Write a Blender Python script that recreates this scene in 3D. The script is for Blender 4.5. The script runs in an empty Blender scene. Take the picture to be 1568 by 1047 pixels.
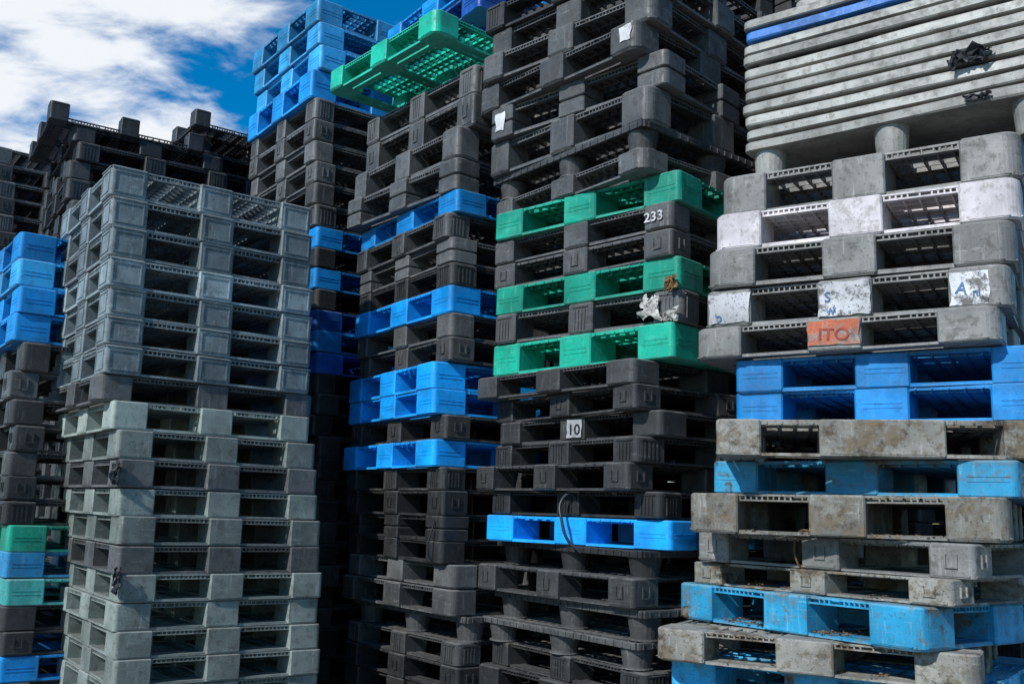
import bpy, bmesh, math, random
from mathutils import Matrix, Vector, noise
random.seed(7)
sc=bpy.context.scene
# ---------------------------------------------------------------- camera
F=1480.0; CX=784.0; CY=523.5
CAMZ=1.62
camd=bpy.data.cameras.new("camera"); cam=bpy.data.objects.new("camera",camd)
sc.collection.objects.link(cam); sc.camera=cam
camd.sensor_width=36; camd.lens=36*F/1568; camd.clip_end=2000; camd.clip_start=0.05
R=(Matrix.Rotation(math.radians(100.0),3,'X')@Matrix.Rotation(math.radians(1.8),3,'Z'))
cam.matrix_world=Matrix.Translation((0,0,CAMZ))@R.to_4x4()
RT=R.transposed()
def at_depth(u,v,D):
    d=R@Vector((u-CX,CY-v,-F)); d*=D/d.y
    return Vector((d.x,d.y,d.z+CAMZ))
def proj(p):
    q=RT@(p-Vector((0,0,CAMZ))); return CX+F*q.x/-q.z, CY-F*q.y/-q.z
# ---------------------------------------------------------------- materials
def N(nt,t,**k):
    n=nt.nodes.new(t)
    for a,b in k.items(): setattr(n,a,b)
    return n
def mixc(nt,fac,a,b,mode='MIX'):
    m=N(nt,'ShaderNodeMix',data_type='RGBA',blend_type=mode)
    for s,v in ((0,fac),(6,a),(7,b)):
        if hasattr(v,'is_linked'): nt.links.new(v,m.inputs[s])
        elif isinstance(v,(int,float)): m.inputs[s].default_value=v
        else: m.inputs[s].default_value=(*v,1)
    return m.outputs[2]
def ramp(nt,src,a,b,va=0.0,vb=1.0):
    m=N(nt,'ShaderNodeMapRange'); m.interpolation_type='SMOOTHSTEP'
    nt.links.new(src,m.inputs[0])
    m.inputs[1].default_value=a; m.inputs[2].default_value=b
    m.inputs[3].default_value=va; m.inputs[4].default_value=vb
    return m.outputs[0]
def mth(nt,op,a,b=None):
    m=N(nt,'ShaderNodeMath',operation=op)
    for i,v in enumerate((a,b)):
        if v is None: continue
        if hasattr(v,'is_linked'): nt.links.new(v,m.inputs[i])
        else: m.inputs[i].default_value=v
    return m.outputs[0]
def mul(nt,a,b): return mth(nt,'MULTIPLY',a,b)
def plastic(name,col,dirt=(0.07,0.068,0.062),amt=0.35,dust=0.3,rough=0.42,scr=0.3,light=(0.5,0.5,0.48),big=0.0,wear=0.4):
    m=bpy.data.materials.new(name); m.use_nodes=True; nt=m.node_tree; nt.nodes.clear()
    out=N(nt,'ShaderNodeOutputMaterial'); bs=N(nt,'ShaderNodeBsdfPrincipled')
    nt.links.new(bs.outputs[0],out.inputs[0])
    tc=N(nt,'ShaderNodeTexCoord'); oi=N(nt,'ShaderNodeObjectInfo')
    add=N(nt,'ShaderNodeVectorMath',operation='ADD'); sc_=N(nt,'ShaderNodeVectorMath',operation='SCALE')
    cmb=N(nt,'ShaderNodeCombineXYZ')
    for i in range(3): nt.links.new(oi.outputs['Random'],cmb.inputs[i])
    nt.links.new(cmb.outputs[0],sc_.inputs[0]); sc_.inputs[3].default_value=91.7
    nt.links.new(tc.outputs['Object'],add.inputs[0]); nt.links.new(sc_.outputs[0],add.inputs[1])
    P=add.outputs[0]
    def noi(scale,detail=5,ro=0.6,st=None):
        n=N(nt,'ShaderNodeTexNoise'); n.inputs['Scale'].default_value=scale
        n.inputs['Detail'].default_value=detail; n.inputs['Roughness'].default_value=ro
        v=P
        if st:
            mp=N(nt,'ShaderNodeMapping'); mp.inputs['Scale'].default_value=st
            nt.links.new(P,mp.inputs[0]); v=mp.outputs[0]
        nt.links.new(v,n.inputs['Vector']); return n.outputs[0]
    n1=noi(4,3); n2=noi(22,6,0.7); n3=noi(6,5,0.75,(9,9,0.9)); n4=noi(90,2,0.6); n6=noi(7,5,0.8,(1.2,1.2,14))
    c=mixc(nt,ramp(nt,n1,0.3,0.7),[x*0.66 for x in col],[min(1,x*1.28) for x in col])
    br=N(nt,'ShaderNodeHueSaturation'); nt.links.new(c,br.inputs['Color'])
    nt.links.new(ramp(nt,oi.outputs['Random'],0,1,0.70,1.30),br.inputs['Value'])
    c=br.outputs[0]
    c=mixc(nt,mul(nt,ramp(nt,n3,0.54,0.72),scr),c,light)
    c=mixc(nt,mul(nt,ramp(nt,n6,0.58,0.68),scr),c,light)
    so=N(nt,'ShaderNodeSeparateXYZ'); nt.links.new(tc.outputs['Object'],so.inputs[0])
    dz=mth(nt,'ABSOLUTE',mth(nt,'SUBTRACT',so.outputs[2],0.07))
    dzn=mth(nt,'ADD',dz,mul(nt,mth(nt,'SUBTRACT',n2,0.5),0.04))
    c=mixc(nt,mul(nt,ramp(nt,dzn,0.058,0.072),wear),c,light)
    c=mixc(nt,mul(nt,ramp(nt,n2,0.5,0.64),amt),c,dirt)
    c=mixc(nt,mul(nt,ramp(nt,n4,0.60,0.7),amt*0.9),c,[x*0.4 for x in dirt])
    if big>0:
        n5=noi(5,7,0.75)
        f=ramp(nt,n5,0.62-0.25*big,0.68-0.15*big)
        d2=mixc(nt,ramp(nt,n2,0.35,0.65),[x*0.3 for x in dirt],[min(1,x*1.5) for x in dirt])
        c=mixc(nt,f,c,d2)
    ge=N(nt,'ShaderNodeNewGeometry'); sp=N(nt,'ShaderNodeSeparateXYZ'); nt.links.new(ge.outputs['Normal'],sp.inputs[0])
    up=mul(nt,ramp(nt,sp.outputs[2],0.25,0.95),ramp(nt,n2,0.3,0.65,0.3,1.0))
    c=mixc(nt,mul(nt,up,dust),c,(0.17,0.168,0.16))
    nt.links.new(c,bs.inputs['Base Color'])
    nt.links.new(ramp(nt,n2,0.3,0.7,rough-0.1,min(1,rough+0.3)),bs.inputs['Roughness'])
    bs.inputs['Specular IOR Level'].default_value=0.4
    bp=N(nt,'ShaderNodeBump'); bp.inputs['Strength'].default_value=0.4+0.4*big; bp.inputs['Distance'].default_value=0.002+0.004*big
    nt.links.new(n2,bp.inputs['Height']); nt.links.new(bp.outputs[0],bs.inputs['Normal'])
    return m
M={
 'gb':plastic('weathered_bluegray_plastic',(0.21,0.26,0.27),dirt=(0.07,0.08,0.08),amt=0.5,scr=0.55,light=(0.50,0.55,0.55),wear=.35),
 'gg':plastic('weathered_greengray_plastic',(0.19,0.225,0.20),amt=0.5,scr=0.4,wear=.3),
 'gl':plastic('pale_gray_plastic',(0.37,0.44,0.385),amt=0.3,scr=0.3,wear=.2),
 'k':plastic('black_plastic',(0.026,0.027,0.027),dirt=(0.010,0.010,0.010),amt=0.45,scr=0.3,light=(0.14,0.14,0.135),dust=0.3,wear=.3),
 'kd':plastic('dusty_dark_plastic',(0.045,0.046,0.045),dirt=(0.018,0.018,0.016),amt=0.5,scr=0.35,light=(0.22,0.22,0.215),dust=0.4,wear=.35),
 'kg':plastic('dark_gray_plastic',(0.088,0.091,0.089),dirt=(0.030,0.029,0.026),amt=0.5,scr=0.42,light=(0.32,0.32,0.31)),
 'b':plastic('blue_plastic',(0.004,0.255,0.66),dirt=(0.01,0.08,0.18),amt=0.3,scr=0.15,rough=0.38,light=(0.18,0.48,0.72),dust=0.15,wear=.25),
 'b2':plastic('faded_blue_plastic',(0.025,0.29,0.58),dirt=(0.03,0.08,0.12),amt=0.35,scr=0.3,light=(0.33,0.55,0.68),wear=.3),
 'bd':plastic('deep_blue_plastic',(0.004,0.10,0.46),dirt=(0.01,0.03,0.08),amt=0.3,scr=0.15,light=(0.2,0.3,0.5)),
 'g':plastic('green_plastic',(0.006,0.36,0.235),dirt=(0.01,0.1,0.07),amt=0.35,scr=0.28,rough=0.38,light=(0.25,0.58,0.45),dust=0.2,wear=.3),
 't':plastic('teal_plastic',(0.05,0.36,0.33),dirt=(0.04,0.1,0.1),amt=0.35,scr=0.3),
 'rg':plastic('scuffed_gray_plastic',(0.18,0.18,0.168),dirt=(0.065,0.06,0.05),amt=0.55,scr=0.5,light=(0.42,0.41,0.385)),
 'rw':plastic('dirty_white_plastic',(0.47,0.44,0.445),dirt=(0.18,0.155,0.13),amt=0.45,scr=0.3,light=(0.62,0.61,0.60)),
 'mud':plastic('muddy_gray_plastic',(0.18,0.178,0.155),dirt=(0.115,0.092,0.058),amt=0.75,scr=0.6,rough=0.65,big=0.5,light=(0.42,0.41,0.37)),
 'bm':plastic('muddy_blue_plastic',(0.02,0.32,0.56),dirt=(0.13,0.10,0.06),amt=0.5,scr=0.35,rough=0.45,big=0.3,light=(0.28,0.54,0.63)),
 'nd':plastic('sunbleached_gray_plastic',(0.33,0.33,0.30),dirt=(0.12,0.11,0.09),amt=0.5,scr=0.3,light=(0.5,0.49,0.45),wear=0),
 'ndb':plastic('deck_blue_plastic',(0.03,0.20,0.60),amt=0.25,scr=0.3,light=(0.35,0.5,0.7),wear=0),
 'wp':plastic('chipped_white_paint',(0.60,0.61,0.62),dirt=(0.09,0.09,0.085),amt=0.95,scr=0.25,light=(0.15,0.25,0.36),big=0.42,wear=0),
 'op':plastic('orange_spray_paint',(0.52,0.11,0.03),dirt=(0.2,0.19,0.17),amt=0.8,scr=0.5,light=(0.35,0.33,0.3),big=0.5,wear=0),
 'rd':plastic('red_spray_paint',(0.45,0.04,0.01),amt=0.5,scr=0.3,wear=0),
 'tx':plastic('white_stencil_paint',(0.6,0.61,0.61),amt=0.4,scr=0.1,wear=0),
 'ik':plastic('black_ink_or_rubber',(0.015,0.018,0.022),amt=0.1,scr=0.0,wear=0),
 'bi':plastic('faded_blue_marker',(0.04,0.13,0.26),dirt=(0.4,0.4,0.4),amt=0.8,scr=0.3,wear=0),
 'lf':plastic('dry_leaves',(0.15,0.085,0.03),dirt=(0.05,0.03,0.015),amt=0.5,scr=0.3,rough=0.8,light=(0.3,0.2,0.1),wear=0),
 'pp':plastic('torn_paper',(0.42,0.42,0.39),dirt=(0.16,0.15,0.12),amt=0.6,scr=0.1,rough=0.8,wear=0),
}
# ---------------------------------------------------------------- mesh helpers
def rprism(bm,x0,x1,y0,y1,z0,z1,r=(0.004,)*4,cz=0.003,taper=0.0):
    pts=[]
    cs=[(x0,y0,180),(x1,y0,270),(x1,y1,0),(x0,y1,90)]
    sx=(1,-1,-1,1); sy=(1,1,-1,-1)
    for i,(x,y,a0) in enumerate(cs):
        rr=min(r[i],(x1-x0)*0.49,(y1-y0)*0.49); seg=1 if rr<0.012 else 6
        cx=x+sx[i]*rr; cy=y+sy[i]*rr
        for k in range(seg+1):
            a=math.radians(a0+90*k/seg); pts.append((cx+rr*math.cos(a),cy+rr*math.sin(a)))
    mx=(x0+x1)/2; my=(y0+y1)/2
    rings=[]
    for z,ins in ((z0,cz+taper),(z0+cz,taper),(z1-cz,0),(z1,cz)):
        fx=1-ins*2/(x1-x0); fy=1-ins*2/(y1-y0)
        rings.append([bm.verts.new((mx+(x-mx)*fx,my+(y-my)*fy,z)) for x,y in pts])
    n=len(pts)
    for a,b in zip(rings[:-1],rings[1:]):
        for i in range(n): bm.faces.new((a[i],a[(i+1)%n],b[(i+1)%n],b[i]))
    bm.faces.new(rings[0][::-1]); bm.faces.new(rings[-1])
def box(bm,x0,x1,y0,y1,z0,z1):
    if x1<=x0 or y1<=y0 or z1<=z0: return
    v=[bm.verts.new(p) for p in ((x0,y0,z0),(x1,y0,z0),(x1,y1,z0),(x0,y1,z0),(x0,y0,z1),(x1,y0,z1),(x1,y1,z1),(x0,y1,z1))]
    for f in ((3,2,1,0),(4,5,6,7),(0,1,5,4),(1,2,6,5),(2,3,7,6),(3,0,4,7)): bm.faces.new([v[i] for i in f])
def tri(bm,pts,axis,a,b):
    def P(p,s): return (p[0],s,p[1]) if axis=='y' else (s,p[0],p[1])
    A=[bm.verts.new(P(p,a)) for p in pts]; B=[bm.verts.new(P(p,b)) for p in pts]
    bm.faces.new(A); bm.faces.new(B[::-1])
    for i in range(3): bm.faces.new((A[i],B[i],B[(i+1)%3],A[(i+1)%3]))
def cone(bm,x,y,z0,z1,r0,r1,n=18):
    a=[];b=[]
    for i in range(n):
        t=2*math.pi*i/n; a.append(bm.verts.new((x+r0*math.cos(t),y+r0*math.sin(t),z0))); b.append(bm.verts.new((x+r1*math.cos(t),y+r1*math.sin(t),z1)))
    for i in range(n): bm.faces.new((a[i],a[(i+1)%n],b[(i+1)%n],b[i]))
    bm.faces.new(a[::-1]); bm.faces.new(b)
H0=0.14
def finish(bm,name,seed,amp=0.004):
    off=Vector((seed*13.1,seed*7.7,seed*3.3))
    for v in bm.verts:
        n=noise.noise_vector(v.co*2.3+off)
        v.co+=Vector((n.x*amp,n.y*amp,0)); 
        if 0.004<v.co.z<H0-0.004: v.co.z+=n.z*amp*0.7
    bmesh.ops.recalc_face_normals(bm,faces=bm.faces)
    me=bpy.data.meshes.new(name); bm.to_mesh(me); bm.free()
    me.materials.append(None)
    return me
def gaps(iv): return [(iv[i][1],iv[i+1][0]) for i in range(len(iv)-1)]
def iv3(L,w,wm=None,sh=0):
    wm=wm or w
    return [(-L/2,-L/2+w),(-wm/2+sh,wm/2+sh),(L/2-w,L/2)]
def pallet_mesh(name,L=1.1,W=1.1,w=0.19,wm=None,style='plain',deck='teeth',r=0.02,seed=0,gus=0.0,bott=True,bx=None,band=0.03,rec=0.014,cz=0.005,brail=0.013):
    rnd=random.Random(seed*31+5); bm=bmesh.new(); H=H0
    bx=bx or iv3(L,w,wm); by=iv3(W,w,wm)
    top=H-0.0012
    for i,(x0,x1) in enumerate(bx):
        for j,(y0,y1) in enumerate(by):
            if style=='legs':
                rr=min(x1-x0,y1-y0)/2-0.012
                cone(bm,(x0+x1)/2,(y0+y1)/2,0.001,H-band+0.004,rr*0.78,rr,20)
                cone(bm,(x0+x1)/2,(y0+y1)/2,0.001,0.008,rr*0.95,rr*0.95,20)
                continue
            rad=[0.006]*4
            if i==0 and j==0: rad[0]=r
            if i==2 and j==0: rad[1]=r
            if i==2 and j==2: rad[2]=r
            if i==0 and j==2: rad[3]=r
            if style=='waist':
                rprism(bm,x0,x1,y0,y1,0.0012,H*0.46,rad,0.004)
                rprism(bm,x0+0.01,x1-0.01,y0+0.01,y1-0.01,H*0.45,H*0.53,rad,0.001)
                rprism(bm,x0,x1,y0,y1,H*0.52,top,rad,0.004)
            else:
                rprism(bm,x0,x1,y0,y1,0.0012,top,rad,cz)
            def face_detail(axis,s,a,b):
                e=0.0035
                def fb(u0,u1,z0,z1,d=e):
                    lo,hi=(s-0.004,s+d) if s>0 else (s-d,s+0.004)
                    if axis=='y': box(bm,u0,u1,lo,hi,z0,z1)
                    else: box(bm,lo,hi,u0,u1,z0,z1)
                m=0.018
                if r>0.025: m=0.034
                if style=='panel':
                    fb(a+m,b-m,0.020,0.026); fb(a+m,b-m,H-0.028,H-0.022)
                    fb(a+m,a+m+0.006,0.0265,H-0.0285); fb(b-m-0.006,b-m,0.0265,H-0.0285)
                    fb(a+0.006,b-0.006,H-0.011,H-0.006,0.004)
                elif style=='ribs':
                    k=4
                    for q in range(k):
                        c=a+m+(b-a-2*m)*(q+0.5)/k; fb(c-0.0035,c+0.0035,0.02,H-0.03,0.0045)
                    fb(a+m*0.8,b-m*0.8,H-0.022,H-0.016,0.005)
                elif style=='slot':
                    c=(a+b)/2
                    fb(c-0.022,c-0.016,0.045,H-0.040,0.006); fb(c+0.016,c+0.022,0.045,H-0.040,0.006); fb(c-0.0155,c+0.0155,0.045,0.052,0.006)
                    fb(a+m*0.8,b-m*0.8,0.014,0.019,0.003)
                elif style=='lines':
                    for q in range(2): fb(a+m*1.3,b-m*1.8,0.058+q*0.018,0.0605+q*0.018,0.002)
                elif style=='plain':
                    fb(a+m,b-m,0.012,0.015,0.002); 
            if j==2: face_detail('y',W/2,x0,x1)
            if j==0: face_detail('y',-W/2,x0,x1)
            if i==2: face_detail('x',L/2,y0,y1)
            if i==0: face_detail('x',-L/2,y0,y1)
    e=rec if style!='legs' else 0.003
    def bandseg(axis,s,a,b):
        def fb(u0,u1,z0,z1,d0,d1):
            lo,hi=(s-d1,s-d0) if s>0 else (s+d0,s+d1)
            if axis=='y': box(bm,u0,u1,lo,hi,z0,z1)
            else: box(bm,lo,hi,u0,u1,z0,z1)
        a-=0.006; b+=0.006
        if deck=='teeth':
            fb(a,b,H-0.0085,H-0.0025,e,e+0.018); fb(a,b,H-band,H-band+0.0055,e,e+0.018)
            n=int((b-a)/0.020)
            for q in range(n):
                if rnd.random()<0.08: continue
                c=a+(b-a)*(q+0.5)/n; fb(c-0.003,c+0.003,H-band+0.005,H-0.008,e+0.002,e+0.015)
        else:
            fb(a,b,H-band,H-0.0025,e,e+0.018)
            n=int((b-a)/0.05)
            for q in range(n):
                c=a+(b-a)*(q+0.5)/n; fb(c-0.003,c+0.003,H-band+0.003,H-0.006,e-0.004,e+0.002)
        if bott:
            fb(a,b,0.0022,brail+0.003*rnd.random(),e-0.004,e+0.022)
        if gus>0:
            lo,hi=(s-e-0.05,s-e-0.001) if s>0 else (s+e+0.001,s+e+0.05)
            z=H-band+0.002
            tri(bm,[(a,z),(a+gus,z),(a,z-gus)],axis,lo,hi); tri(bm,[(b,z),(b-gus,z),(b,z-gus)],axis,lo,hi)
    def gx():
        return gaps(bx) if style!='legs' else [(-L/2+0.02,L/2-0.02)]
    def gy():
        return gaps(by) if style!='legs' else [(-W/2+0.02,W/2-0.02)]
    for a,b in gx():
        bandseg('y',W/2,a,b); bandseg('y',-W/2,a,b)
    for a,b in gy():
        bandseg('x',L/2,a,b); bandseg('x',-L/2,a,b)
    if bott and style!='legs':
        for (y0,y1) in by:
            for a,b in gaps(bx): 
                box(bm,a-0.004,b+0.004,y0+0.040,y0+(y1-y0)*0.48,0.003,0.012); box(bm,a-0.004,b+0.004,y0+(y1-y0)*0.56,y1-0.040,0.003,0.012)
        for (x0,x1) in bx:
            for a,b in gaps(by):
                box(bm,x0+0.040,x0+(x1-x0)*0.48,a-0.004,b+0.004,0.0035,0.0125); box(bm,x0+(x1-x0)*0.56,x1-0.040,a-0.004,b+0.004,0.0035,0.0125)
    nx=int(L/0.055); ny=int(W/0.055); q=e+0.0185
    for k in range(1,nx):
        x=-L/2+L*k/nx; box(bm,x-0.0035,x+0.0035,-W/2+q,W/2-q,H-0.026,H-0.0045)
    for k in range(1,ny):
        y=-W/2+W*k/ny; box(bm,-L/2+q,L/2-q,y-0.0035,y+0.0035,H-0.024,H-0.0065)
    for k in range(7):
        y=-W/2+0.09+k*(W-0.18)/6; box(bm,-L/2+q+0.002,L/2-q-0.002,y-0.022,y+0.022,H-0.0062,H-0.0035)
    return finish(bm,name,seed)
def deck_mesh(name,feet,seed,L=1.15,W=1.1,t=0.040):
    bm=bmesh.new()
    rprism(bm,-L/2,L/2,-W/2,W/2,0.0,t,(0.03,)*4,0.005)
    for i in (-1,0,1):
        for j in (-1,0,1):
            h=-0.13 if feet else -0.016
            cone(bm,i*(L/2-0.085),j*(W/2-0.085),h,0.012,0.055 if feet else 0.05,0.068 if feet else 0.052,20)
    bmesh.ops.subdivide_edges(bm,edges=[e for e in bm.edges if e.calc_length()>0.5],cuts=10)
    return finish(bm,name,seed,0.008)
TY={}
def reg(k,fn,n=4): TY[k]=[fn(s) for s in range(n)]
reg('P',lambda s:pallet_mesh('pallet_panel',style='panel',w=0.175,W=1.05,seed=s+1,band=0.030))
reg('Q',lambda s:pallet_mesh('pallet_plainblock',style='plain',w=0.165,W=1.0,gus=0.010,seed=s+11,rec=0.012,band=0.028))
reg('R',lambda s:pallet_mesh('pallet_ribbed',style='ribs' if s%2 else 'plain',w=0.145+.01*(s%3),deck='teeth',r=0.03,gus=0.012,seed=s+21,band=0.024,rec=0.024,cz=0.008))
reg('S',lambda s:pallet_mesh('pallet_slot',style='slot',w=0.15,deck='solid',r=0.02,gus=0.012,seed=s+31,band=0.016,rec=0.022,cz=0.007))
reg('T',lambda s:pallet_mesh('pallet_toothed',style='plain',w=0.16,deck='teeth',r=0.045,gus=0.012,seed=s+41,rec=0.022,cz=0.008,band=0.026))
reg('W',lambda s:pallet_mesh('pallet_waisted',style='waist',w=0.16,deck='teeth',r=0.03,gus=0.0,seed=s+51,band=0.026,rec=0.024))
reg('L',lambda s:pallet_mesh('pallet_legged',style='legs',w=0.17,deck='solid',seed=s+61,bott=False,band=0.034))
reg('B',lambda s:pallet_mesh('pallet_lined',style='lines',w=0.19,deck='solid',r=0.025,gus=0.014,seed=s+71,band=0.016,rec=0.010,cz=0.006))
reg('V',lambda s:pallet_mesh('pallet_heavy',style='plain',w=0.195,deck='teeth',r=0.055,gus=0.012,seed=s+81,band=0.026,rec=0.018,cz=0.007))
reg('X',lambda s:pallet_mesh('pallet_longblock',style='plain',w=0.20,deck='solid',r=0.04,gus=0.012,seed=s+91,bx=[(-0.55,-0.40),(-0.22,0.19),(0.39,0.55)],band=0.020,rec=0.012))
reg('U',lambda s:pallet_mesh('pallet_open_bottom',style='plain',w=0.13,deck='teeth',r=0.02,gus=0.0,seed=s+101,band=0.034,rec=0.01,bott=False))
DK=[deck_mesh('nesting_deck',False,s+1) for s in range(3)]; DF=[deck_mesh('nesting_deck_feet',True,9)]
CN={'gb':'gray','gg':'gray','gl':'gray','k':'black','kd':'black','kg':'gray','b':'blue','b2':'blue','bd':'blue','g':'green','t':'teal','rg':'gray','rw':'white','mud':'muddy','bm':'blue','nd':'gray','ndb':'blue'}
def place(me,mat,cx,cy,z,rot,sz=1.0,tilt=(0,0),name=None):
    o=bpy.data.objects.new(name or CN[mat]+'_plastic_pallet',me); sc.collection.objects.link(o)
    o.location=(cx,cy,z); o.rotation_euler=(tilt[0],tilt[1],rot); o.scale=(1,1,sz)
    o.material_slots[0].link='OBJECT'; o.material_slots[0].material=M[mat]
    return o
REG={}
DIM={'P':(1.1,1.05),'Q':(1.1,1.0)}
def stack(tag,D,theta,layers,fill,vend=None,jit=0.006,fillh=0.138):
    """layers from the top down; pallets rest on each other and continue to the ground"""
    tops=[at_depth(l[1],l[0],D).z for l in layers]
    zend=at_depth(layers[-1][1],vend,D).z
    tops.append(zend)
    rnd=random.Random(sum(map(ord,tag)))
    for i,l in enumerate(layers):
        v,uc,ul,kind,mat=l[:5]
        zt,zb=tops[i],tops[i+1]; h=zt-zb
        c=at_depth(uc,v,D); L,W=DIM.get(kind,(1.1,1.1))
        th=math.radians(theta)+rnd.uniform(-.014,.014)
        if ul is not None:
            best=1e9
            for q in range(180,780,4):
                t=math.radians(q/10); p=Vector((c.x-math.sin(t)*L,c.y+math.cos(t)*L,(zt+zb)/2))
                e=abs(proj(p)[0]-ul)
                if e<best: best=e; th=t
        a=Vector((-math.sin(th),math.cos(th))); b=Vector((math.cos(th),math.sin(th)))
        ctr=Vector((c.x,c.y))+a*L/2+b*W/2
        if ul is None: ctr+=a*rnd.uniform(-jit,jit)+b*rnd.uniform(-jit,jit)
        me=rnd.choice(TY[kind])
        o=place(me,mat,ctr.x,ctr.y,zb,th+math.pi/2,h/H0,(rnd.uniform(-.004,.004),rnd.uniform(-.004,.004)))
        REG[(tag,i)]=(o,L,W)
    z=zend; n=max(1,round(z/fillh)); hh=z/n
    c=at_depth(layers[-1][1],layers[-1][0],D); th=math.radians(theta)
    a=Vector((-math.sin(th),math.cos(th))); b=Vector((math.cos(th),math.sin(th)))
    for k in range(n):
        kind,mat=fill[k%len(fill)]; L,W=DIM.get(kind,(1.1,1.1))
        ctr=Vector((c.x,c.y))+a*(L/2+rnd.uniform(-.02,.02))+b*(W/2+rnd.uniform(-.02,.02))
        z-=hh
        place(rnd.choice(TY[kind]),mat,ctr.x,ctr.y,max(z,0.002),th+math.pi/2+rnd.uniform(-.02,.02),hh/H0)
def auto(v0,v1,step,uc0,uc1,kinds,jit=6,seed=1):
    r=random.Random(seed); out=[]; v=v0
    while v<v1-step*0.5:
        f=(v-v0)/(v1-v0); k=kinds[len(out)%len(kinds)]
        out.append((v,uc0+(uc1-uc0)*f+r.uniform(-jit,jit),None,k[0],k[1])); v+=step
    return out
s1=[(250,170,None,'P','gb'),(297,171,None,'P','gb'),(343,171,None,'P','gb'),(390,168,None,'P','gb'),(436,168,None,'P','gb'),(482,165,None,'P','gb'),(526,163,None,'P','gb'),
 (570,150,None,'T','kg'),(612,172,None,'Q','gl'),(657,182,None,'Q','gg'),(702,184,None,'Q','kg'),(746,182,None,'Q','gg'),(790,184,None,'Q','gg'),(835,181,None,'Q','kg'),(880,183,None,'Q','gg'),(924,176,None,'Q','gg'),(968,178,None,'Q','gg'),(1012,176,None,'Q','gg')]
stack('s1',4.5,36.5,s1,[('Q','gg'),('Q','gl')],1056)
s2=[(95,728,560,'R','kg'),(140,726,558,'S','kg'),(190,702,540,'R','kg'),(238,700,530,'W','kg'),(287,700,552,'B','b'),(322,684,545,'R','kg'),(361,692,548,'W','kg'),(399,692,548,'R','kd'),
 (434,690,543,'B','b'),(477,691,545,'R','kg'),(514,690,548,'S','kd'),(551,664,534,'B','b'),(593,664,532,'B','b'),(633,682,536,'S','kd'),(671,664,525,'B','b'),(714,676,528,'R','kd'),(750,678,530,'S','k'),(790,676,532,'W','k'),(829,674,530,'R','k'),
 (865,690,530,'T','kg'),(902,690,520,'T','kg'),(945,715,540,'L','kd'),(985,700,530,'R','kd'),(1022,700,525,'S','k')]
stack('s2',4.8,38,s2,[('R','k'),('S','k')],1062)
s3=[(-110,1000,740,'R','k'),(-65,1010,750,'T','kg'),(-20,1000,735,'T','kg'),(25,975,733,'T','kg'),(72,1020,750,'W','kg'),(125,992,748,'T','kg'),(182,985,752,'L','kd'),(222,985,755,'T','kg'),
 (258,1040,756,'B','g'),(306,1028,755,'R','kg'),(347,1028,755,'S','kg'),(390,1040,757,'B','g'),(440,1043,755,'R','kg'),(491,1030,752,'B','g'),
 (545,970,727,'R','kd'),(585,972,760,'S','kd'),(626,1012,762,'R','kd'),(666,975,755,'R','kd'),(707,960,728,'S','kd'),(753,1010,750,'R','k'),(796,1026,742,'B','b'),(842,985,758,'L','k'),(886,968,730,'S','kd'),
 (935,985,755,'L','kd'),(985,975,735,'L','kg'),(1030,985,750,'R','kd')]
stack('s3',4.0,38,s3,[('R','k'),('L','kd')],1075)
s4=[(196,1560,1102,'V','rg'),(268,1560,1092,'V','rw'),(333,1552,1081,'V','rg'),(400,1545,1077,'V','rg'),(466,1528,1062,'V','rg'),(524,1612,1125,'B','b'),(583,1612,1125,'B','b'),
 (643,1612,1096,'X','mud'),(703,1558,1090,'B','bm'),(762,1545,1052,'V','mud'),(832,1490,1066,'S','rg'),(888,1455,1062,'S','mud'),(930,1410,1034,'V','bm'),(1003,1500,1000,'V','mud')]
stack('s4',3.2,52,s4,[('B','bm'),('V','mud')],1062)
# nested decks above stack 4
th=math.radians(53); a4=Vector((-math.sin(th),math.cos(th),0)); b4=Vector((math.cos(th),math.sin(th),0))
zt=at_depth(1560,196,3.2).z
c4=at_depth(1620,196,3.15)
ctr=c4+a4*1.15/2+b4*1.1/2
place(DF[0],'nd',ctr.x,ctr.y,zt+0.132,th+math.pi/2)
zz=zt+0.132
for k in range(1,11):
    zz+=0.0545
    place(random.choice(DK),'ndb' if k==9 else 'nd',ctr.x+random.uniform(-.008,.008),ctr.y+random.uniform(-.008,.008),zz,th+math.pi/2+random.uniform(-.008,.008))
for k in range(3):
    place(TY['T'][k%3],'nd',ctr.x+0.22,ctr.y+.08,zz+0.045+k*.14,th+math.pi/2)
s5=[(-5,488,None,'B','b2'),(31,490,None,'B','b2'),(66,492,None,'B','b2'),(103,478,None,'B','b'),(147,482,None,'R','kg'),(180,482,None,'S','kg'),(213,482,None,'R','kg'),(245,482,None,'S','kg'),(278,482,None,'R','kg'),(311,482,None,'R','kd'),
 (345,484,None,'B','b'),(377,484,None,'R','k'),(408,484,None,'B','b'),(440,484,None,'R','k'),(472,484,None,'B','bd'),(504,484,None,'B','b'),(537,484,None,'B','bd'),(570,484,None,'R','k'),(602,484,None,'R','kd')]
s5+=auto(634,1010,33,484,480,[('R','k'),('S','kd')])
stack('s5',6.0,37,s5,[('R','k')],1010)
s6=[(190,112,None,'T','k'),(215,120,None,'R','k'),(243,105,None,'T','kd')]+auto(271,1000,33,108,100,[('R','k'),('T','kd')],8,3)
stack('s6',6.6,34,s6,[('R','k')],1000)
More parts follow.
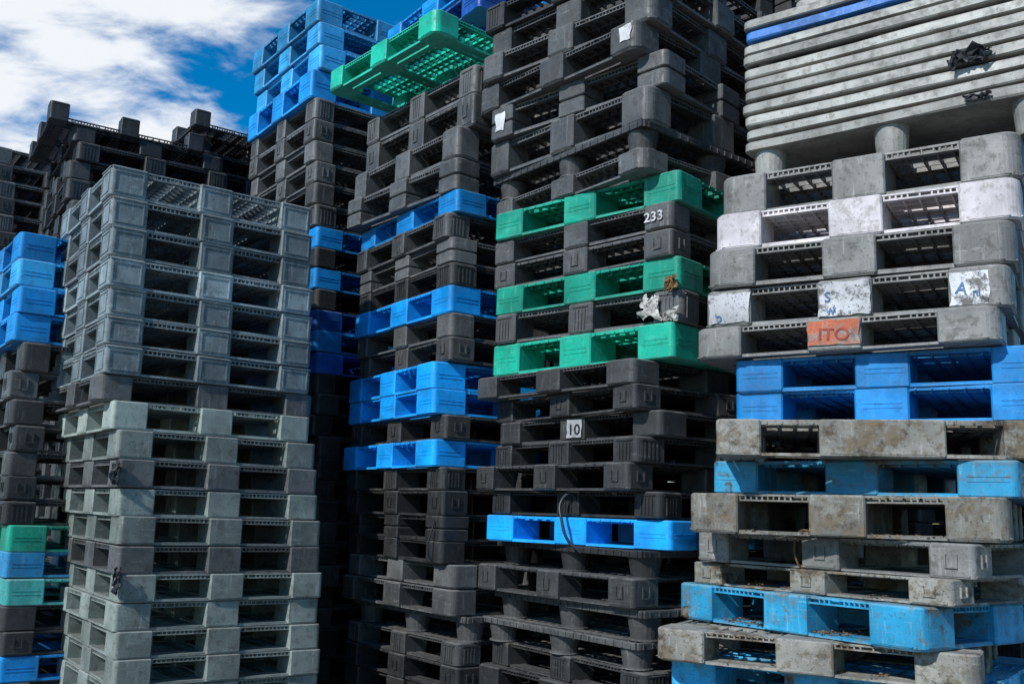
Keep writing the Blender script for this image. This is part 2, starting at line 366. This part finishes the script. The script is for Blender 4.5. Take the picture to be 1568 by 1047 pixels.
s7=[(352,32,None,'B','b'),(394,28,None,'B','b2'),(436,30,None,'B','b'),(477,22,None,'B','b'),(521,35,None,'R','kd'),(566,15,None,'S','kg'),(610,20,None,'R','kd'),(650,24,None,'S','kd'),(690,12,None,'R','kd'),(728,10,None,'S','k'),(766,8,None,'R','k'),
 (803,15,None,'B','g'),(845,10,None,'B','b2'),(886,10,None,'B','t'),(928,5,None,'R','k'),(968,5,None,'S','k'),(1006,0,None,'B','b')]
stack('s7',5.1,37,s7,[('R','k')],1047)
stack('s8',8.0,37,auto(222,900,26,-10,0,[('R','kg'),('S','kd')],5,5),[('R','k')],900)
stack('s9',8.2,37,auto(262,900,26,66,60,[('R','k'),('T','k')],6,6),[('R','k')],900)
stack('s10',7.6,37,auto(200,900,28,300,300,[('T','k'),('R','k')],7,8),[('R','k')],900)
stack('s11',6.4,37,auto(10,900,31,740,735,[('R','k'),('S','k')],7,9),[('R','k')],900)
stack('s12',5.6,38,auto(-120,900,36,1090,1085,[('R','k'),('W','k')],7,10),[('R','k')],900)
stack('s13',5.2,40,auto(-150,900,38,1420,1410,[('R','k'),('W','k')],7,11),[('R','k')],900)
stack('s14',4.8,40,auto(-150,900,40,1700,1700,[('R','k'),('W','k')],7,12),[('R','k')],900)
stack('s15',8.0,37,auto(60,900,26,560,560,[('R','k'),('S','k')],5,15),[('R','k')],900)
stack('s16',7.6,37,auto(40,900,27,930,930,[('S','k'),('R','k')],5,16),[('R','k')],900)
stack('s17',7.2,37,auto(40,900,29,1180,1180,[('R','k'),('S','k')],5,17),[('R','k')],900)
stack('s18',9.4,37,auto(120,900,24,780,780,[('R','k'),('S','k')],5,18),[('R','k')],900)
# ---------------------------------------------------------------- topmost odd pallets
def odd(kind,mat,u,v,D,thd,flip=False):
    c=at_depth(u,v,D); t=math.radians(thd)
    a=Vector((-math.sin(t),math.cos(t))); b=Vector((math.cos(t),math.sin(t)))
    o=place(TY[kind][0],mat,c.x+a.x*.55+b.x*.55,c.y+a.y*.55+b.y*.55,c.z-H0,t+math.pi/2)
    if flip: o.rotation_euler=(math.pi,0,t+math.pi/2); o.location.z+=H0
    return o
odd('T','g',668,10,4.75,41)
odd('B','bd',735,-25,5.1,36); odd('B','b',735,-62,5.1,36)
odd('B','b2',905,-28,5.0,40)
odd('U','k',78,152,6.5,33,flip=True)
odd('U','kd',300,165,7.4,36,flip=True)
# ---------------------------------------------------------------- paint / labels
def text(tag,i,t,z,s,size,mat='tx',out=0.007,rot=0.0):
    o,L,W=REG[(tag,i)]; cu=bpy.data.curves.new('painted_number','FONT'); cu.body=s; cu.size=size; cu.extrude=0.0006; cu.align_x='CENTER'; cu.offset=0.0008
    cu.materials.append(M[mat]); q=bpy.data.objects.new('painted_number',cu); sc.collection.objects.link(q); q.parent=o
    q.location=(-L/2+t,W/2+out,z); q.rotation_euler=(math.pi/2,rot,math.pi)
def patch(tag,i,t0,t1,z0,z1,mat,seed=0,out=0.0045,rag=0.003):
    o,L,W=REG[(tag,i)]; bm=bmesh.new(); n=16; vs=[]
    pts=[(t0+(t1-t0)*k/n,z0) for k in range(n)]+[(t1,z0+(z1-z0)*k/n) for k in range(n)]+[(t1-(t1-t0)*k/n,z1) for k in range(n)]+[(t0,z1-(z1-z0)*k/n) for k in range(n)]
    for x,z in pts:
        q=noise.noise_vector(Vector((x*25,z*25,seed*2.7)))
        vs.append(bm.verts.new((-L/2+x+q.x*rag*3,W/2+out,z+q.y*rag*2)))
    bm.faces.new(vs); me=bpy.data.meshes.new('paint_patch'); bm.to_mesh(me); bm.free(); me.materials.append(M[mat])
    q=bpy.data.objects.new('paint_patch',me); sc.collection.objects.link(q); q.parent=o
text('s3',9,0.09,0.045,'233',0.07)
patch('s3',16,0.475,0.575,0.02,0.12,'tx',3,0.0075,.002); text('s3',16,0.525,0.035,'10',0.085,'ik',0.009)
patch('s4',3,0.065,0.190,0.012,0.122,'wp',1); patch('s4',3,0.457,0.643,0.010,0.128,'wp',2); patch('s4',3,0.91,1.075,0.012,0.122,'wp',4)
patch('s4',4,0.457,0.643,0.025,0.13,'op',5)
text('s4',3,0.61,0.06,'S',0.05,'bi'); text('s4',3,0.60,0.015,'w',0.05,'bi'); text('s4',3,0.155,0.05,'A',0.055,'bi',rot=.2); text('s4',3,0.105,0.04,'ni',0.035,'bi'); text('s4',3,1.03,0.02,'b',0.05,'bi',rot=-.3); text('s4',4,0.55,0.045,'ITO',0.07,'rd',rot=.06)
patch('s3',4,0.99,1.05,0.03,0.11,'tx',6,0.004,.005); patch('s3',3,0.03,0.10,0.05,0.12,'tx',8,0.004,.005)
# ---------------------------------------------------------------- clutter
def strap(name,pts,rad,mat):
    cu=bpy.data.curves.new(name,'CURVE'); cu.dimensions='3D'; cu.bevel_depth=rad; cu.bevel_resolution=2
    sp=cu.splines.new('BEZIER'); sp.bezier_points.add(len(pts)-1)
    for b_,p in zip(sp.bezier_points,pts): b_.co=p; b_.handle_left_type=b_.handle_right_type='AUTO'
    cu.materials.append(M[mat]); o=bpy.data.objects.new(name,cu); sc.collection.objects.link(o)
def facept(tag,i,t,z,out):
    o,L,W=REG[(tag,i)]
    return Matrix.Translation(o.location)@Matrix.Rotation(o.rotation_euler[2],4,'Z')@Vector((-L/2+t,W/2+out,z))
strap('broken_strap',[facept('s3',19,.50,.02,-.02),facept('s3',19,.50,.10,.02),facept('s3',19,.53,.07,.05),facept('s3',20,.54,.10,.06),facept('s3',20,.51,.02,.05),facept('s3',20,.46,-.03,.02)],0.007,'ik')
strap('broken_strap',[facept('s2',17,.05,.10,.01),facept('s2',18,.06,.05,.03),facept('s2',19,.09,.10,.02)],0.004,'ik')
strap('broken_strap',[facept('s4',9,.62,.02,-.02),facept('s4',10,.63,.12,.02),facept('s4',10,.635,.02,.01),facept('s4',10,.62,-.01,-.03)],0.004,'lf')
def crumple(name,c,sx,sz,nrm,mat,seed,amp=0.03,hole=.12):
    bm=bmesh.new(); rnd=random.Random(seed); n=13
    nrm=nrm.normalized(); t=Vector((0,0,1)).cross(nrm).normalized(); up=Vector((0,0,1)); g=[]
    for i in range(n):
        row=[]
        for j in range(n):
            x=(i/(n-1)-.5)*2; z=(j/(n-1)-.5)*2
            q=noise.noise_vector(Vector((x*1.8,z*1.8,seed*3.1))); q2=noise.noise_vector(Vector((x*5,z*5,seed*1.7)))
            edge=1-0.25*abs(noise.noise(Vector((x*1.5,z*1.5,seed))))
            row.append(bm.verts.new(c+t*(x*sx*edge+q.x*amp*.8)+up*(z*sz*edge+q.y*amp*.8)+nrm*(0.010+abs(q.z)*amp+abs(q2.z)*amp*.5)))
        g.append(row)
    for i in range(n-1):
        for j in range(n-1):
            if (i in(0,n-2) or j in (0,n-2)) and rnd.random()<hole: continue
            bm.faces.new((g[i][j],g[i+1][j],g[i+1][j+1],g[i][j+1]))
    me=bpy.data.meshes.new(name); bm.to_mesh(me); bm.free(); me.materials.append(M[mat])
    o=bpy.data.objects.new(name,me); sc.collection.objects.link(o)
nA=Vector((-.788,-.616,0))
crumple('crumpled_paper',facept('s3',12,.14,.075,.0),.055,.055,nA,'pp',3)
crumple('crumpled_paper',facept('s3',12,.04,.03,.0),.045,.022,nA,'pp',5)
crumple('torn_cardboard',facept('s3',11,.03,.02,.0),.03,.03,nA,'lf',6)
n4=-b4
best=None
for q in range(0,110):
    p=c4+a4*(q/100); p.z=zt+0.28
    e=abs(proj(p)[0]-1490)
    if best is None or e<best[0]: best=(e,p)
p=best[1]
crumple('torn_black_tarp',p+Vector((0,0,.03)),.075,.030,n4,'ik',9,.05,.2)
crumple('torn_black_tarp',p+Vector((0,0,-.13))+a4*-.02,.05,.012,n4,'ik',12,.02,.2)
crumple('torn_black_tarp',facept('s1',10,.0,.06,.0),.02,.05,Vector((-.3,-.95,0)),'ik',14,.03)
crumple('torn_black_tarp',facept('s1',14,.0,.10,.0),.02,.06,Vector((-.3,-.95,0)),'ik',15,.03)
def litter(tag,i,n,seed):
    o,L,W=REG[(tag,i)]; rnd=random.Random(seed); bm=bmesh.new()
    Mx=Matrix.Translation(o.location)@Matrix.Rotation(o.rotation_euler[2],4,'Z')
    for k in range(n):
        t=rnd.uniform(0.02,L-.02)
        if noise.noise(Vector((t*6,seed,0)))<-0.05: continue
        d=rnd.expovariate(11)
        c=Vector((-L/2+t,W/2-0.006-min(d,.9),rnd.uniform(0.013,0.019))); s=rnd.uniform(.002,.008)
        rot=Matrix.Rotation(rnd.uniform(0,6.3),3,'Z')@Matrix.Rotation(rnd.uniform(-.9,.9),3,'X')
        vs=[bm.verts.new(Mx@(c+rot@Vector(q))) for q in ((-s,-s*.4,0),(s*.6,-s*.5,0),(s,s*.3,s*.2),(-s*.4,s*.6,0))]
        bm.faces.new(vs)
    me=bpy.data.meshes.new('leaf_litter'); bm.to_mesh(me); bm.free(); me.materials.append(M['lf'])
    q=bpy.data.objects.new('leaf_litter',me); sc.collection.objects.link(q)
for i,n in ((9,500),(11,700),(12,1600),(13,800)): litter('s4',i,n,i)
# ---------------------------------------------------------------- ground
bm=bmesh.new(); s=400
vs=[bm.verts.new(p) for p in ((-s,-s,0),(s,-s,0),(s,s,0),(-s,s,0))]; bm.faces.new(vs)
me=bpy.data.meshes.new('ground'); bm.to_mesh(me); bm.free()
g=bpy.data.objects.new('ground',me); sc.collection.objects.link(g)
me.materials.append(plastic('worn_concrete',(0.09,0.088,0.082),amt=0.5,dust=0.0,rough=0.7,scr=0.2,light=(0.2,0.19,0.17),wear=0))
# ---------------------------------------------------------------- sky & sun
w=bpy.data.worlds.new("World"); sc.world=w; w.use_nodes=True; nt=w.node_tree; nt.nodes.clear()
out=N(nt,'ShaderNodeOutputWorld'); bg=N(nt,'ShaderNodeBackground'); nt.links.new(bg.outputs[0],out.inputs[0])
sky=N(nt,'ShaderNodeTexSky',sky_type='NISHITA'); sky.sun_disc=False
EL=38; AZ=222
sky.sun_elevation=math.radians(EL); sky.sun_rotation=math.radians(AZ); sky.air_density=1.0; sky.dust_density=0.1; sky.ozone_density=3.5
hs=N(nt,'ShaderNodeHueSaturation'); hs.inputs['Saturation'].default_value=1.85; hs.inputs['Value'].default_value=1.1; hs.inputs['Hue'].default_value=0.498; nt.links.new(sky.outputs[0],hs.inputs['Color'])
tc=N(nt,'ShaderNodeTexCoord'); sp=N(nt,'ShaderNodeSeparateXYZ'); nt.links.new(tc.outputs['Generated'],sp.inputs[0])
za=mth(nt,'ADD',mth(nt,'MAXIMUM',sp.outputs[2],0.0),0.22)
cb=N(nt,'ShaderNodeCombineXYZ'); nt.links.new(mth(nt,'DIVIDE',sp.outputs[0],za),cb.inputs[0]); nt.links.new(mth(nt,'DIVIDE',sp.outputs[1],za),cb.inputs[1])
mp=N(nt,'ShaderNodeMapping'); mp.inputs['Rotation'].default_value=(0,0,math.radians(20)); mp.inputs['Scale'].default_value=(1.0,1.5,1); mp.inputs['Location'].default_value=(3.12,1.1,0)
nt.links.new(cb.outputs[0],mp.inputs[0])
def cno(s,d,r):
    cn=N(nt,'ShaderNodeTexNoise'); cn.inputs['Scale'].default_value=s; cn.inputs['Detail'].default_value=d; cn.inputs['Roughness'].default_value=r; cn.inputs['Distortion'].default_value=0.3
    nt.links.new(mp.outputs[0],cn.inputs['Vector']); return cn.outputs[0]
big_=cno(2.2,4,0.5); fine=cno(7.0,9,0.6)
s_=mth(nt,'ADD',mul(nt,big_,0.60),mul(nt,fine,0.40))
# a large cumulus bank low in the west-north-west
bank=Vector((-0.45,0.82,0.38)).normalized()
dp=N(nt,'ShaderNodeVectorMath',operation='DOT_PRODUCT'); nm=N(nt,'ShaderNodeVectorMath',operation='NORMALIZE')
nt.links.new(tc.outputs['Generated'],nm.inputs[0]); nt.links.new(nm.outputs[0],dp.inputs[0]); dp.inputs[1].default_value=bank
s_=mth(nt,'ADD',s_,ramp(nt,dp.outputs['Value'],0.965,0.999,-0.035,0.10))
cf=ramp(nt,s_,0.46,0.62)
cc=mixc(nt,cf,hs.outputs[0],(6.8,7.1,7.5))
nt.links.new(cc,bg.inputs[0]); bg.inputs[1].default_value=0.13
sd=bpy.data.lights.new('sun','SUN'); sun=bpy.data.objects.new('sun',sd); sc.collection.objects.link(sun)
sd.energy=4.6; sd.angle=math.radians(1.5); sd.color=(1,0.975,0.94)
az=math.radians(AZ); ts=Vector((math.sin(az)*math.cos(math.radians(EL)),math.cos(az)*math.cos(math.radians(EL)),math.sin(math.radians(EL))))
sun.rotation_euler=ts.to_track_quat('Z','Y').to_euler(); sun.location=ts*50
sc.view_settings.view_transform='Standard'; sc.view_settings.look='None'; sc.view_settings.exposure=0
